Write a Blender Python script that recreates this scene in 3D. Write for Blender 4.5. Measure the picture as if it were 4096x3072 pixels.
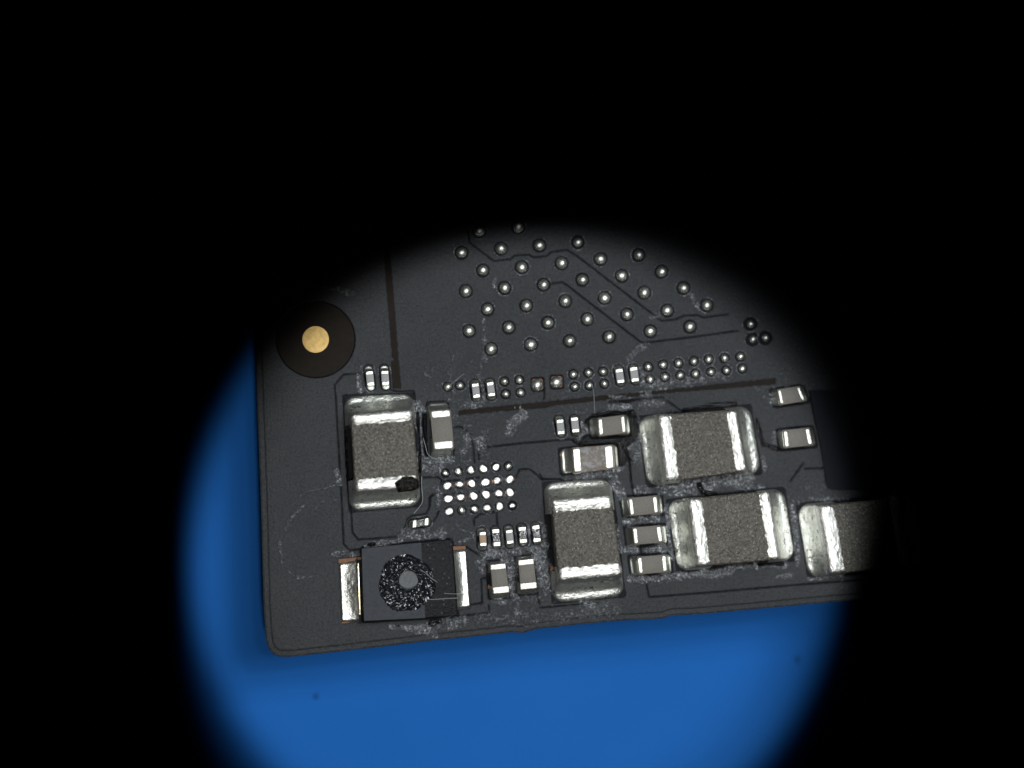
import bpy, bmesh, math, random
import numpy as np
from mathutils import Vector, Matrix

random.seed(4)
rng = np.random.default_rng(11)
for o in list(bpy.data.objects):
    bpy.data.objects.remove(o)

S = bpy.context.scene
COL = S.collection
S.unit_settings.system = 'METRIC'
S.unit_settings.scale_length = 0.001          # 1 unit = 1 mm

# ------------------------------------------------------------------ camera
W0, H0 = 4096.0, 3072.0                       # photograph size
FPX = 12000.0                                 # focal length in its pixels
NAD = (1100.0, 2300.0)                        # pixel straight below the lens
HCAM = 86.0
_d = Vector((NAD[0] - W0 / 2, -(NAD[1] - H0 / 2), -FPX)).normalized()
_q = _d.rotation_difference(Vector((0, 0, -1)))
RC = np.array(_q.to_matrix())
cam_d = bpy.data.cameras.new('camera')
cam_d.sensor_width = 36.0
cam_d.lens = FPX / W0 * 36.0
cam_d.clip_start = 1.0
cam_d.clip_end = 2000.0
cam = bpy.data.objects.new('camera', cam_d)
COL.objects.link(cam)
cam.rotation_mode = 'QUATERNION'
cam.rotation_quaternion = _q
cam.location = (0, 0, HCAM)
S.camera = cam


def UP(p, z=0.0):
    """photo pixel(s) -> point(s) at height z (mm)"""
    p = np.asarray(p, float)
    x = p[..., 0] - W0 / 2
    y = -(p[..., 1] - H0 / 2)
    v = np.stack([x, y, np.full_like(x, -FPX)], -1) @ RC.T
    t = (z - HCAM) / v[..., 2]
    out = v * t[..., None]
    out[..., 2] += HCAM
    return out


CENTRE = UP((2095, 2290))
cam_d.dof.use_dof = True
cam_d.dof.focus_distance = float(np.linalg.norm(UP((1900, 2000), 0.3) - np.array([0, 0, HCAM])))
cam_d.dof.aperture_fstop = 0.030

# ------------------------------------------------------------------ world + lamps (no daylight: microscope lamps plus added ones, cones cut to the eyepiece vignette)
w = bpy.data.worlds.new('World')
S.world = w
w.use_nodes = True
bg = w.node_tree.nodes['Background']
bg.inputs[0].default_value = (0.5, 0.6, 0.8, 1)
bg.inputs[1].default_value = 0.0004
S.view_settings.view_transform = 'Standard'
S.view_settings.look = 'None'
S.view_settings.exposure = 0.0
S.view_settings.gamma = 1.0
S.view_settings.use_curve_mapping = False
S.render.engine = 'CYCLES'


ZM = -4.6                                    # height of the mat under the board


def spot(name, loc, power, col, blend=0.16, rad=0.45, left=728, right=3418, top=915, rz=-0.4):
    """lamp whose round pool of light reaches from `left` (on the mat) to `right` and `top` (on the board)"""
    l = bpy.data.lights.new(name, 'SPOT')
    o = bpy.data.objects.new(name, l)
    COL.objects.link(o)
    L = np.array(loc, float)
    u = [p - L for p in (UP((left, 2300), ZM), UP((right, 2300), rz), UP((2095, top), 0.0))]
    u = [p / np.linalg.norm(p) for p in u]
    ax = np.cross(u[0] - u[1], u[1] - u[2])
    ax /= np.linalg.norm(ax)
    if ax @ u[0] < 0:
        ax = -ax
    o.location = loc
    o.rotation_mode = 'QUATERNION'
    o.rotation_quaternion = Vector(ax).to_track_quat('-Z', 'Y')
    l.spot_size = 2 * math.acos(float(ax @ u[0]))  # cone shaped so its edge imitates the round eyepiece vignette
    l.spot_blend = blend
    l.shadow_soft_size = rad
    l.energy = power
    l.color = col
    return o


# ring of small lamps round the objective, the key lamp below it
PW = 80000.0
spot('vignette_lamp', (2, -11, 90), PW * 1.08, (1.0, 0.97, 0.91))
spot('vignette_lamp', (7, 0, 92), PW * 0.25, (0.95, 0.98, 1.0))
for k in range(20):
    an = 2 * math.pi * (k + 0.5) / 20
    R = (9.0, 14.0)[k % 2]
    spot('vignette_lamp', (10 + R * math.cos(an), 0.6 * R * math.sin(an) + 4, 88),
         PW * (0.030 + 0.025 * math.cos(an - 0.3)), (0.92, 0.97, 1.0))
for k in range(18):  # added off-axis lamps, so the board shadows the mat beside its edges
    an = 2.39996 * k                          # sunflower spread
    R = 17.0 * math.sqrt((k + 0.5) / 18)
    spot('vignette_lamp', (29 + R * math.cos(an), 16 + R * math.sin(an), 86), PW * 0.1125, (0.92, 0.97, 1.0), rz=0.2)


# ------------------------------------------------------------------ photo regions (offset, scale) used to read positions
def reg(x, y, wd, n=2212.0):
    k = wd / n

    def f(*pts):
        a = np.array(pts, float)
        return a * k + np.array([x, y])
    return f


R1 = reg(900, 900, 1000); R2 = reg(1700, 850, 800); R3 = reg(2300, 900, 900)
R4 = reg(1000, 1400, 800); R5 = reg(1650, 1350, 800); R6 = reg(2200, 1350, 800)
R7 = reg(2850, 1400, 700); S1 = reg(1000, 1900, 800); S2 = reg(1600, 1750, 700)
S3 = reg(1700, 2050, 800); S4 = reg(2150, 1850, 800); S5 = reg(2600, 1900, 900)
S6 = reg(700, 2300, 1200); S7 = reg(2300, 2300, 1300)
T0 = reg(1350, 1400, 400); T1 = reg(1300, 2100, 650); T2 = reg(2150, 1550, 500)
T3 = reg(2900, 1500, 600, 1810.0)


# ------------------------------------------------------------------ materials
class NT:
    def __init__(self, name):
        self.m = bpy.data.materials.new(name)
        self.m.use_nodes = True
        self.t = self.m.node_tree
        self.b = self.t.nodes['Principled BSDF']
        self.geo = self.t.nodes.new('ShaderNodeNewGeometry')

    def n(self, kind, **kw):
        nd = self.t.nodes.new(kind)
        for k, v in kw.items():
            setattr(nd, k, v)
        return nd

    def link(self, a, b):
        self.t.links.new(a, b)

    def noise(self, scale, detail=4.0, rough=0.6, dist=0.0):
        nd = self.n('ShaderNodeTexNoise')
        nd.inputs['Scale'].default_value = scale
        nd.inputs['Detail'].default_value = detail
        nd.inputs['Roughness'].default_value = rough
        nd.inputs['Distortion'].default_value = dist
        self.link(self.geo.outputs['Position'], nd.inputs['Vector'])
        return nd.outputs['Fac']

    def voro(self, scale, feature='F1'):
        nd = self.n('ShaderNodeTexVoronoi', feature=feature)
        nd.inputs['Scale'].default_value = scale
        self.link(self.geo.outputs['Position'], nd.inputs['Vector'])
        return nd.outputs['Distance']

    def ramp(self, fac, stops):
        nd = self.n('ShaderNodeValToRGB')
        e = nd.color_ramp.elements
        while len(e) < len(stops):
            e.new(0.5)
        for el, (p, c) in zip(e, stops):
            el.position = p
            el.color = (c, c, c, 1) if isinstance(c, (int, float)) else (*c, 1)
        self.link(fac, nd.inputs[0])
        return nd.outputs[0]

    def mix(self, fac, a, b):
        nd = self.n('ShaderNodeMix', data_type='RGBA')
        for sock, v in ((nd.inputs[0], fac), (nd.inputs[6], a), (nd.inputs[7], b)):
            if isinstance(v, tuple):
                sock.default_value = (*v, 1)
            elif isinstance(v, (int, float)):
                sock.default_value = v if sock is nd.inputs[0] or sock.type == 'VALUE' else (v, v, v, 1)
            else:
                self.link(v, sock)
        return nd.outputs[2]

    def math(self, op, a, b=0.0, clamp=False):
        nd = self.n('ShaderNodeMath', operation=op, use_clamp=clamp)
        for sock, v in ((nd.inputs[0], a), (nd.inputs[1], b)):
            if isinstance(v, (int, float)):
                sock.default_value = v
            else:
                self.link(v, sock)
        return nd.outputs[0]

    def attr(self, name):
        nd = self.n('ShaderNodeAttribute')
        nd.attribute_name = name
        return nd.outputs['Fac']

    def set(self, key, v):
        s = self.b.inputs[key]
        if isinstance(v, tuple):
            s.default_value = (*v, 1)
        elif isinstance(v, (int, float)):
            s.default_value = v
        else:
            self.link(v, s)

    def bump(self, height, dist, strength=1.0):
        nd = self.n('ShaderNodeBump')
        nd.inputs['Strength'].default_value = strength
        nd.inputs['Distance'].default_value = dist
        self.link(height, nd.inputs['Height'])
        self.link(nd.outputs[0], self.b.inputs['Normal'])


M = {}
# black solder mask with dried flux (its white colour), darker copper-free gaps with groove shade painted in, dark wells and wet flux pools
t = NT('solder_mask')
fine = t.noise(13.0, 5.0, 0.75)
mid = t.noise(1.1, 4.0, 0.6)
basec = t.mix(t.ramp(mid, [(0.3, 0.0), (0.75, 1.0)]), (0.0260, 0.0300, 0.0365), (0.037, 0.040, 0.045))
basec = t.mix(t.ramp(fine, [(0.38, 0.0), (0.62, 1.0)]), t.mix(0.62, basec, (0.0, 0.0, 0.0)), basec)
basec = t.mix(t.attr('recess_dark'), basec, (0.0035, 0.004, 0.006))
res = t.attr('residue')
rn = t.ramp(t.noise(13.0, 6.0, 0.85), [(0.47, 0.0), (0.57, 1.0)])
resf = t.math('MULTIPLY', res, t.math('ADD', t.math('MULTIPLY', rn, 1.5), 0.15), True)
basec = t.mix(resf, basec, (0.62, 0.635, 0.68))
basec = t.mix(t.attr('pool'), basec, (0.004, 0.004, 0.005))
t.set('Base Color', basec)
rgh = t.mix(t.attr('pool'), t.mix(res, 0.46, 0.38), 0.13)
t.set('Roughness', rgh)
t.set('Specular IOR Level', t.math('SUBTRACT', 0.30, t.math('MULTIPLY', t.math('MAXIMUM', t.attr('recess_dark'), t.math('MULTIPLY', t.attr('pool'), 0.35)), 0.27)))
hgt = t.math('ADD', fine, t.math('MULTIPLY', res, t.math('MULTIPLY', rn, 2.0)))
t.bump(hgt, 0.03, 0.9)
M['mask'] = t.m


def metal(name, col, rough, bscale, bdist, spots=None, bs=0.6):
    t = NT(name)
    t.set('Metallic', 1.0)
    nz = t.noise(bscale, 4.0, 0.65)
    c = t.mix(t.ramp(nz, [(0.3, 0.0), (0.65, 1.0)]), tuple(x * 0.72 for x in col), col)
    if spots:
        sp = t.ramp(t.noise(spots[0], 5.0, 0.7), [(spots[1], 0.0), (spots[1] + 0.08, 1.0)])
        c = t.mix(sp, c, spots[2])
    t.set('Base Color', c)
    t.set('Roughness', rough)
    t.bump(nz, bdist, bs)
    M[name] = t.m


metal('solder_ball', (0.88, 0.89, 0.82), 0.44, 10.0, 0.012)
metal('solder_shiny', (0.80, 0.81, 0.75), 0.40, 10.0, 0.010)
metal('solder_pad', (0.94, 0.955, 0.90), 0.46, 5.5, 0.06, spots=(7.0, 0.57, (0.16, 0.16, 0.135)), bs=0.8)
metal('solder_rough', (0.82, 0.82, 0.77), 0.40, 9.0, 0.03, spots=(10.0, 0.66, (0.3, 0.3, 0.26)), bs=0.7)
metal('solder_flat', (0.95, 0.95, 0.90), 0.42, 9.0, 0.02, spots=(13.0, 0.70, (0.1, 0.1, 0.09)))
metal('tin_terminal', (0.93, 0.925, 0.88), 0.46, 11.0, 0.035, spots=(9.0, 0.62, (0.35, 0.35, 0.32)), bs=0.8)
metal('tin_dull', (0.52, 0.50, 0.46), 0.42, 22.0, 0.015, spots=(14.0, 0.60, (0.10, 0.09, 0.08)))
metal('tin_bright', (0.76, 0.76, 0.69), 0.40, 9.0, 0.03)
metal('copper_dark', (0.22, 0.095, 0.06), 0.5, 8.0, 0.01)
metal('copper', (0.15, 0.080, 0.052), 0.6, 8.0, 0.01)
metal('gold', (0.60, 0.42, 0.165), 0.58, 9.0, 0.012)
metal('lead_brass', (0.70, 0.60, 0.40), 0.30, 7.0, 0.015)


def ceramic(name, a, b, scale, dist, rough=0.5, spec=0.5, stain=None, specks=None):
    t = NT(name)
    nz = t.noise(scale, 3.0, 0.6)
    lo = t.noise(1.7, 3.0, 0.5)
    c = t.mix(t.ramp(nz, [(0.35, 0.0), (0.68, 1.0)]), a, b)
    c = t.mix(t.math('MULTIPLY', lo, 0.35), c, tuple(x * 0.6 for x in a))
    if stain:
        c = t.mix(t.ramp(t.noise(7.0, 4.0, 0.6), [(0.47, 0.0), (0.60, 1.0)]), c, stain)
    if specks:
        c = t.mix(t.ramp(t.voro(specks[0]), [(0.0, 1.0), (specks[1], 0.0)]), c, specks[2])
    t.set('Base Color', c)
    t.set('Roughness', rough)
    t.set('Specular IOR Level', spec)
    t.bump(nz, dist, 0.9)
    M[name] = t.m


ceramic('ceramic_big', (0.040, 0.036, 0.029), (0.155, 0.140, 0.112), 14.0, 0.06, 0.42, 0.6, specks=(11.0, 0.26, (0.40, 0.37, 0.32)))
ceramic('ceramic_small', (0.105, 0.094, 0.077), (0.15, 0.134, 0.112), 24.0, 0.008, 0.5, 0.4)
ceramic('ceramic_stained', (0.085, 0.062, 0.040), (0.125, 0.095, 0.066), 24.0, 0.01, 0.45, 0.5, stain=(0.19, 0.185, 0.19))
ceramic('ceramic_pale', (0.25, 0.25, 0.255), (0.31, 0.31, 0.315), 26.0, 0.004, 0.5, 0.4)
ceramic('ceramic_brown', (0.30, 0.205, 0.125), (0.37, 0.255, 0.16), 26.0, 0.004, 0.5, 0.4)
ceramic('resistor_glass', (0.010, 0.012, 0.014), (0.05, 0.055, 0.058), 16.0, 0.02, 0.12, 0.6)
ceramic('block_plastic', (0.003, 0.003, 0.004), (0.010, 0.010, 0.013), 13.0, 0.03, 0.50, 0.16, specks=(6.0, 0.16, (0.16, 0.16, 0.18)))
ceramic('block_face', (0.043, 0.047, 0.057), (0.060, 0.064, 0.073), 11.0, 0.01, 0.7, 0.2)
ceramic('etched', (0.003, 0.003, 0.006), (0.010, 0.011, 0.016), 9.0, 0.02, 0.25, 1.0)
ceramic('speck', (0.014, 0.075, 0.24), (0.02, 0.09, 0.27), 6.0, 0.01, 0.8, 0.05)
ceramic('burnt', (0.003, 0.0025, 0.002), (0.012, 0.010, 0.008), 9.0, 0.09, 0.30, 0.16)
ceramic('disc_grey', (0.10, 0.105, 0.11), (0.145, 0.15, 0.155), 16.0, 0.01, 0.6, 0.3)
ceramic('bare_laminate', (0.0115, 0.0085, 0.006), (0.017, 0.013, 0.0095), 6.0, 0.004, 0.7, 0.12)
ceramic('fibre_white', (0.30, 0.31, 0.34), (0.36, 0.37, 0.40), 6.0, 0.001, 0.6, 0.3)
ceramic('laminate_edge', (0.010, 0.016, 0.020), (0.020, 0.030, 0.036), 6.0, 0.01, 0.6, 0.3)
ceramic('black_shell', (0.010, 0.011, 0.015), (0.014, 0.015, 0.020), 9.0, 0.006, 0.75, 0.1)
t = NT('blue_silicone')
bl = t.noise(0.16, 3.0, 0.5)
t.set('Base Color', t.mix(t.ramp(bl, [(0.3, 0.0), (0.7, 1.0)]), (0.0135, 0.124, 0.455), (0.0165, 0.136, 0.49)))
t.set('Roughness', 0.8)
t.set('Specular IOR Level', 0.05)
t.bump(t.noise(3.0, 3.0, 0.6), 0.01, 0.3)
M['mat'] = t.m

# ------------------------------------------------------------------ object helpers
ORG = {}


def mk(name, verts, faces, mat, parent=None, smooth=True, origin=None, label=None, mesh=None):
    v = np.asarray(verts, float)
    if origin is None:
        origin = np.array([v[:, 0].mean(), v[:, 1].mean(), v[:, 2].min()])
    me = bpy.data.meshes.new(name)
    me.from_pydata([tuple(x) for x in (v - origin)], [], [tuple(int(i) for i in f) for f in faces])
    me.materials.append(M[mat])
    if smooth:
        me.polygons.foreach_set('use_smooth', np.ones(len(me.polygons), bool))
    me.update()
    return place(name, me, origin, parent, label)


def place(name, me, origin, parent=None, label=None):
    o = bpy.data.objects.new(name, me)
    COL.objects.link(o)
    origin = np.asarray(origin, float)
    po = np.zeros(3)
    if parent is not None:
        o.parent = parent
        po = ORG[parent.name]
    o.location = origin - po
    ORG[o.name] = origin
    if label:
        o['label'] = label
    return o


def empty(name, loc):
    return place(name, None, loc)


def ngrid(nu, nv):
    f = []
    for i in range(nu - 1):
        for j in range(nv - 1):
            a = i * nv + j
            f.append((a, a + 1, a + nv + 1, a + nv))
    return f


def lat(xs, ys, scale, seed):
    """smooth lattice noise 0..1 at pixel positions"""
    r = np.random.default_rng(seed).random((257, 257))
    u = (xs / scale) % 256
    v = (ys / scale) % 256
    i = u.astype(int); j = v.astype(int)
    fu = u - i; fv = v - j
    fu = fu * fu * (3 - 2 * fu); fv = fv * fv * (3 - 2 * fv)
    return (r[i, j] * (1 - fu) * (1 - fv) + r[i + 1, j] * fu * (1 - fv)
            + r[i, j + 1] * (1 - fu) * fv + r[i + 1, j + 1] * fu * fv)


def fbm(xs, ys, scale, seed, octv=4):
    a = 0.0; amp = 1.0; tot = 0.0
    for k in range(octv):
        a = a + amp * lat(xs + 37.1 * k, ys + 11.7 * k, scale, seed + k)
        tot += amp
        amp *= 0.55
        scale *= 0.5
    return a / tot


def sst(x, a, b):
    q = np.clip((x - a) / (b - a), 0, 1)
    return q * q * (3 - 2 * q)


# ================================================================== setting: the blue mat
ZB = -0.85                                   # underside of the board
n = 60
gx, gy = np.meshgrid(np.linspace(-70, 90, n), np.linspace(-70, 80, n), indexing='ij')
gz = ZM + 0.05 * np.sin(gx * 0.21 + 1.0) * np.cos(gy * 0.17)
mat_o = mk('work_mat', np.stack([gx, gy, gz], -1).reshape(-1, 3), ngrid(n, n)[::1], 'mat', origin=np.array([0, 0, ZM]))
mat_o['kind'] = 'structure'

# ================================================================== position lists (photo pixels)
big_bumps = list(R2((405, 445), (640, 640), (840, 400), (1070, 605), (1265, 365), (1510, 560), (880, 835), (450, 870),
                    (1310, 800), (1690, 330), (1740, 745), (1940, 515), (1550, 980), (1120, 1030), (690, 1070),
                    (1985, 945), (485, 1310), (925, 1270), (1360, 1220), (1795, 1180), (730, 1510), (1170, 1460),
                    (1600, 1420), (2035, 1375), (2175, 700), (600, 205), (1030, 160)))
big_bumps += list(R3((625, 295), (680, 665), (850, 460), (1065, 620), (905, 840), (510, 880), (1295, 790),
                     (740, 1045), (1130, 1000)))
odd_bumps = list(R3((1725, 975), (1745, 1125), (1870, 1110)))
small_bumps = list(R5((390, 545), (525, 530), (1015, 485), (1180, 470), (1030, 625), (1195, 610), (1778, 407), (1793, 545),
                      (1945, 390), (1955, 530), (2107, 378), (2122, 513)))
small_bumps += list(R6((1085, 325), (1105, 463), (1250, 300), (1270, 437), (1420, 283), (1440, 418), (1590, 263), (1607, 403),
                       (1755, 240), (1780, 382), (1930, 228), (1950, 365), (2105, 210), (2127, 343)))
square_bumps = list(R5((1382, 518), (1595, 490)))
foot = [S2((575, 450), (735, 430), (893, 410), (1052, 395), (1212, 375), (1368, 365)),
        S2((598, 610), (752, 592), (905, 580), (1078, 565), (1225, 545), (1385, 530)),
        S2((610, 775), (765, 755), (930, 740), (1085, 720), (1245, 705), (1390, 695)),
        S2((620, 935), (780, 920), (938, 905), (1100, 890), (1258, 870), (1418, 860))]

# tiny two-terminal chips: (end a, end b, half width, well a, well b, well radius, body material, label)
chips = [
    (R4((1320, 232), (1336, 395)), 42, R4((1308, 215), (1336, 400)), 56, 'ceramic_pale', 'capacitor',
     'tiny pale capacitor, left one of the pair above the tall capacitor near the gold dot'),
    (R4((1490, 226), (1501, 388)), 42, R4((1484, 210), (1503, 392)), 56, 'ceramic_pale', 'capacitor',
     'tiny pale capacitor, right one of the pair beside the end of the brown strip'),
    (R5((692, 505), (712, 668)), 40, R5((690, 518), (708, 655)), 60, 'ceramic_pale', 'capacitor',
     'leftmost tiny pale capacitor in the long row of small solder bumps'),
    (R5((857, 490), (879, 652)), 40, R5((855, 505), (872, 640)), 60, 'ceramic_pale', 'capacitor',
     'second tiny pale capacitor from the left in the long row of small solder bumps'),
    (R6((762, 345), (786, 505)), 42, R6((757, 355), (782, 490)), 58, 'ceramic_pale', 'capacitor',
     'tiny pale capacitor just right of six bumps, third in the long row'),
    (R6((923, 325), (946, 490)), 43, R6((920, 345), (945, 470)), 58, 'ceramic_pale', 'capacitor',
     'rightmost tiny pale capacitor of the long row, before the double row of bumps'),
    (R6((108, 905), (126, 1072)), 41, R6((100, 910), (124, 1050)), 58, 'ceramic_pale', 'capacitor',
     'left one of two tiny pale capacitors under the brown horizontal strip'),
    (R6((269, 880), (288, 1052)), 41, R6((270, 905), (287, 1035)), 58, 'ceramic_pale', 'capacitor',
     'right one of two tiny pale capacitors under the brown horizontal strip'),
    (S2((1044, 1192), (1054, 1374)), 44, S2((1028, 1195), (1040, 1370)), 68, 'ceramic_brown', 'capacitor',
     'tiny tan capacitor, leftmost in the row of five chips under the empty footprint'),
    (S2((1208, 1155), (1228, 1378)), 48, S2((1205, 1175), (1218, 1355)), 64, 'resistor_glass', 'resistor',
     'tiny dark resistor, second from the left in the row of five chips'),
    (S2((1378, 1165), (1397, 1347)), 46, S2((1370, 1165), (1392, 1340)), 68, 'ceramic_pale', 'capacitor',
     'tiny pale grey capacitor in the middle of the row of five chips'),
    (S2((1543, 1128), (1562, 1335)), 50, S2((1535, 1145), (1560, 1315)), 66, 'resistor_glass', 'resistor',
     'tiny dark resistor, fourth from the left in the row of five chips'),
    (S2((1713, 1108), (1736, 1325)), 50, S2((1710, 1125), (1735, 1295)), 66, 'resistor_glass', 'resistor',
     'tiny dark resistor, rightmost in the row of five chips beside the tall capacitor'),
    (S1((1795, 547), (1977, 514)), 42, S1((1800, 545), (1950, 520)), 58, 'resistor_glass', 'resistor',
     'tiny dark resistor lying sideways above the black block'),
]

# wider chips: top quad TL TR BR BL, axis, terminal length fractions, pad quad, mats, label
mids = [
    (R5((190, 800), (425, 785), (467, 1237), (230, 1256)), 'v', (0.235, 0.25),
     R5((165, 722), (388, 712), (452, 1300), (195, 1325)), 'ceramic_small', 'tin_terminal',
     'small upright grey capacitor in a dark well beside the tall capacitor'),
    (R6((515, 890), (836, 850), (858, 1062), (530, 1097)), 'h', (0.24, 0.22),
     R6((432, 895), (870, 850), (892, 1075), (450, 1105)), 'ceramic_small', 'tin_bright',
     'small sideways grey capacitor in black flux, upper of the touching pair'),
    (R6((232, 1216), (702, 1180), (724, 1452), (256, 1506)), 'h', (0.24, 0.25),
     R6((103, 1235), (742, 1180), (765, 1450), (125, 1510)), 'ceramic_stained', 'tin_bright',
     'small sideways brown capacitor with stained top, lower of the touching pair'),
    (S3((720, 576), (891, 558), (936, 886), (752, 904)), 'v', (0.20, 0.235),
     S3((690, 545), (885, 530), (925, 940), (715, 955)), 'ceramic_small', 'tin_dull',
     'small upright brown-grey capacitor, left of the two near the bottom edge'),
    (S3((1028, 525), (1201, 508), (1241, 840), (1055, 857)), 'v', (0.20, 0.225),
     S3((1000, 490), (1195, 475), (1230, 895), (1020, 910)), 'ceramic_small', 'tin_dull',
     'small upright brown-grey capacitor with a scratch, right of the two near the bottom edge'),
    (S4((990, 390), (1332, 360), (1352, 566), (1015, 597)), 'h', (0.22, 0.22),
     S4((920, 385), (1370, 358), (1392, 575), (945, 605)), 'ceramic_small', 'tin_bright',
     'small sideways capacitor, topmost of the stack of three between large capacitors'),
    (S4((1036, 716), (1376, 690), (1402, 886), (1060, 916)), 'h', (0.22, 0.23),
     S4((965, 712), (1418, 688), (1440, 900), (990, 928)), 'ceramic_small', 'tin_bright',
     'small sideways capacitor, middle of the stack of three between large capacitors'),
    (S4((1090, 1040), (1432, 1014), (1452, 1216), (1112, 1242)), 'h', (0.22, 0.22),
     S4((1010, 1035), (1468, 1012), (1490, 1228), (1040, 1255)), 'ceramic_small', 'tin_bright',
     'small sideways capacitor, bottom of the stack of three between large capacitors'),
    (R7((808, 496), (1108, 450), (1195, 645), (845, 702)), 'h', (0.23, 0.23),
     R7((740, 505), (1140, 450), (1220, 650), (780, 712)), 'ceramic_small', 'tin_bright',
     'small dim capacitor at the right rim of the light, upper of the two'),
    (R7((878, 1010), (1236, 974), (1287, 1206), (906, 1246)), 'h', (0.235, 0.235),
     R7((815, 1010), (1265, 970), (1315, 1215), (850, 1255)), 'ceramic_small', 'tin_bright',
     'small dim capacitor at the right rim of the light, lower of the two'),
]
bigs = [
    (R4((1105, 688), (1800, 628), (1880, 1540), (1158, 1592)), 'v', (0.155, 0.165),
     R4((1035, 515), (1812, 478), (1890, 1722), (1102, 1788)),
     'large upright capacitor with a burnt corner, near the gold dot'),
    (S4((145, 388), (818, 335), (948, 1272), (232, 1335)), 'v', (0.165, 0.165),
     S4((60, 222), (812, 178), (966, 1482), (170, 1556)),
     'large upright capacitor in the middle, close to the bottom edge'),
    (R6((1168, 850), (2085, 788), (2205, 1482), (1262, 1604)), 'h', (0.17, 0.145),
     R6((968, 880), (2215, 750), (2340, 1500), (1078, 1648)),
     'large sideways capacitor, upper of the two stacked at the right'),
    (S5((352, 226), (1192, 150), (1304, 832), (448, 908)), 'h', (0.17, 0.145),
     S5((165, 252), (1318, 128), (1430, 835), (272, 950)),
     'large sideways capacitor, lower of the two stacked at the right'),
    (S5((1634, 292), (2474, 216), (2586, 898), (1756, 984)), 'h', (0.19, 0.145),
     S5((1442, 290), (2600, 185), (2715, 900), (1560, 1018)),
     'large sideways capacitor cut off by the dark at the right rim'),
]
block_quad = T1((497, 318), (1728, 192), (1806, 1240), (520, 1315))

lines = [
    np.vstack([R2((476, 200), (495, 330), (760, 535), (945, 515), (985, 478), (1150, 464), (1200, 495), (1350, 480),
                  (1392, 436), (1570, 410), (1650, 462)), R3((0, 288), (850, 942), (1000, 925), (1070, 890), (1205, 884),
                  (1260, 910), (1500, 878))]),
    np.vstack([R2((1385, 785), (1520, 770), (1575, 805)), R3((0, 652), (660, 1160), (1200, 1095), (1600, 1040))]),
    np.vstack([R4((1210, 262), (1032, 268), (935, 388), (945, 510), (1003, 1500)), S1((1035, 762), (1100, 836), (1222, 818))]),
    R4((1265, 470), (1180, 492), (1030, 502), (1038, 640)),
    R4((1560, 438), (1640, 458), (1808, 452), (1832, 640)),
    np.vstack([S1((1108, 300), (1132, 640), (1195, 715), (1265, 712), (1620, 685), (1718, 560), (1735, 495), (1785, 455),
                  (1950, 430), (1988, 350), (1995, 245), (2050, 205))]),
    R5((450, 990), (540, 988), (640, 1070), (672, 1200), (688, 1385)),
    R5((736, 1345), (730, 1222), (1240, 1165), (1750, 1125), (1815, 1180)),
    S2((1462, 510), (1510, 402), (1630, 398), (1700, 445), (1790, 525), (2040, 528), (2090, 565)),
    S3((452, 378), (595, 470), (900, 445), (1395, 393)),
    np.vstack([R6((865, 1290), (885, 1420), (905, 1659)), S4((1052, 250), (1066, 372))]),
    np.vstack([S4((1200, 1265), (1210, 1370), (1235, 1488)), S5((0, 1200), (600, 1155), (1400, 1085), (2100, 1030))]),
    S3((500, 1022), (632, 1000), (622, 735), (672, 722)),
    S3((345, 1150), (712, 1110), (705, 1030)),
    S3((1238, 840), (1268, 1055), (1500, 1035), (1900, 1000)),
    R6((655, 712), (900, 690), (1240, 660), (1450, 808)),
    S2((1090, 958), (1010, 970), (930, 1035), (940, 1110)),
    S2((1118, 952), (1220, 938), (1230, 1100)),
    R7((985, 1659), (1150, 1430)),
    R7((1170, 1500), (1400, 1492)),
    S1((1995, 545), (2060, 470), (2085, 405)),
    R5((1455, 560), (1462, 650), (1450, 680)),
    S2((300, 505), (480, 500), (525, 540), (520, 600)),
    S4((1095, 600), (1110, 690)), S4((1140, 935), (1150, 1020)),
    S4((20, 130), (60, 185), (250, 180), (300, 215)),
    S2((370, 860), (375, 760), (410, 725)),
    S3((940, 755), (1005, 752)),
    S2((520, 560), (1000, 505)), S2((560, 730), (700, 715)), S2((1000, 690), (1370, 665)),
]

# outline of the board: left edge, rounded corner, uneven bottom edge
left_top = (1022 + (300 - 1420) * 0.0366, 300.0)
outline = [left_top, (1022, 1420), (1042, 1960), (1055, 2440), (1062, 2535), (1066, 2568), (1074, 2593), (1086, 2609), (1101, 2620),
           (1118, 2626), (1136, 2628), (1166, 2627), (1335, 2609), (1514, 2588), (1720, 2563), (1845, 2551), (2007, 2533),
           (2040, 2529), (2066, 2530), (2094, 2532), (2112, 2526), (2152, 2515), (2242, 2506), (2300, 2499), (2388, 2491),
           (2476, 2483), (2560, 2479), (2629, 2476), (2660, 2472), (2682, 2463), (2705, 2460), (2760, 2459), (2829, 2454),
           (3417, 2400), (4400, 2310)]
OUT = np.array(outline, float)

# ================================================================== the circuit board
root = empty('circuit_board', (UP((2100, 1800))[0], UP((2100, 1800))[1], ZB))
root['label'] = 'black circuit board with rounded corner and many soldered chips, raised above the blue mat'
root['category'] = 'circuit board'

STEP = 2.9
X0, X1, Y0, Y1 = 985.0, 3570.0, 790.0, 2660.0
gx = np.arange(X0, X1, STEP)
gy = np.arange(Y0, Y1, STEP)
PX, PY = np.meshgrid(gx, gy, indexing='ij')
shape = PX.shape


def segdist(px, py, a, b):
    ax, ay = a; bx, by = b
    dx, dy = bx - ax, by - ay
    tt = np.clip(((px - ax) * dx + (py - ay) * dy) / (dx * dx + dy * dy + 1e-9), 0, 1)
    qx, qy = ax + tt * dx, ay + tt * dy
    return np.hypot(px - qx, py - qy), qx, qy


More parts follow.
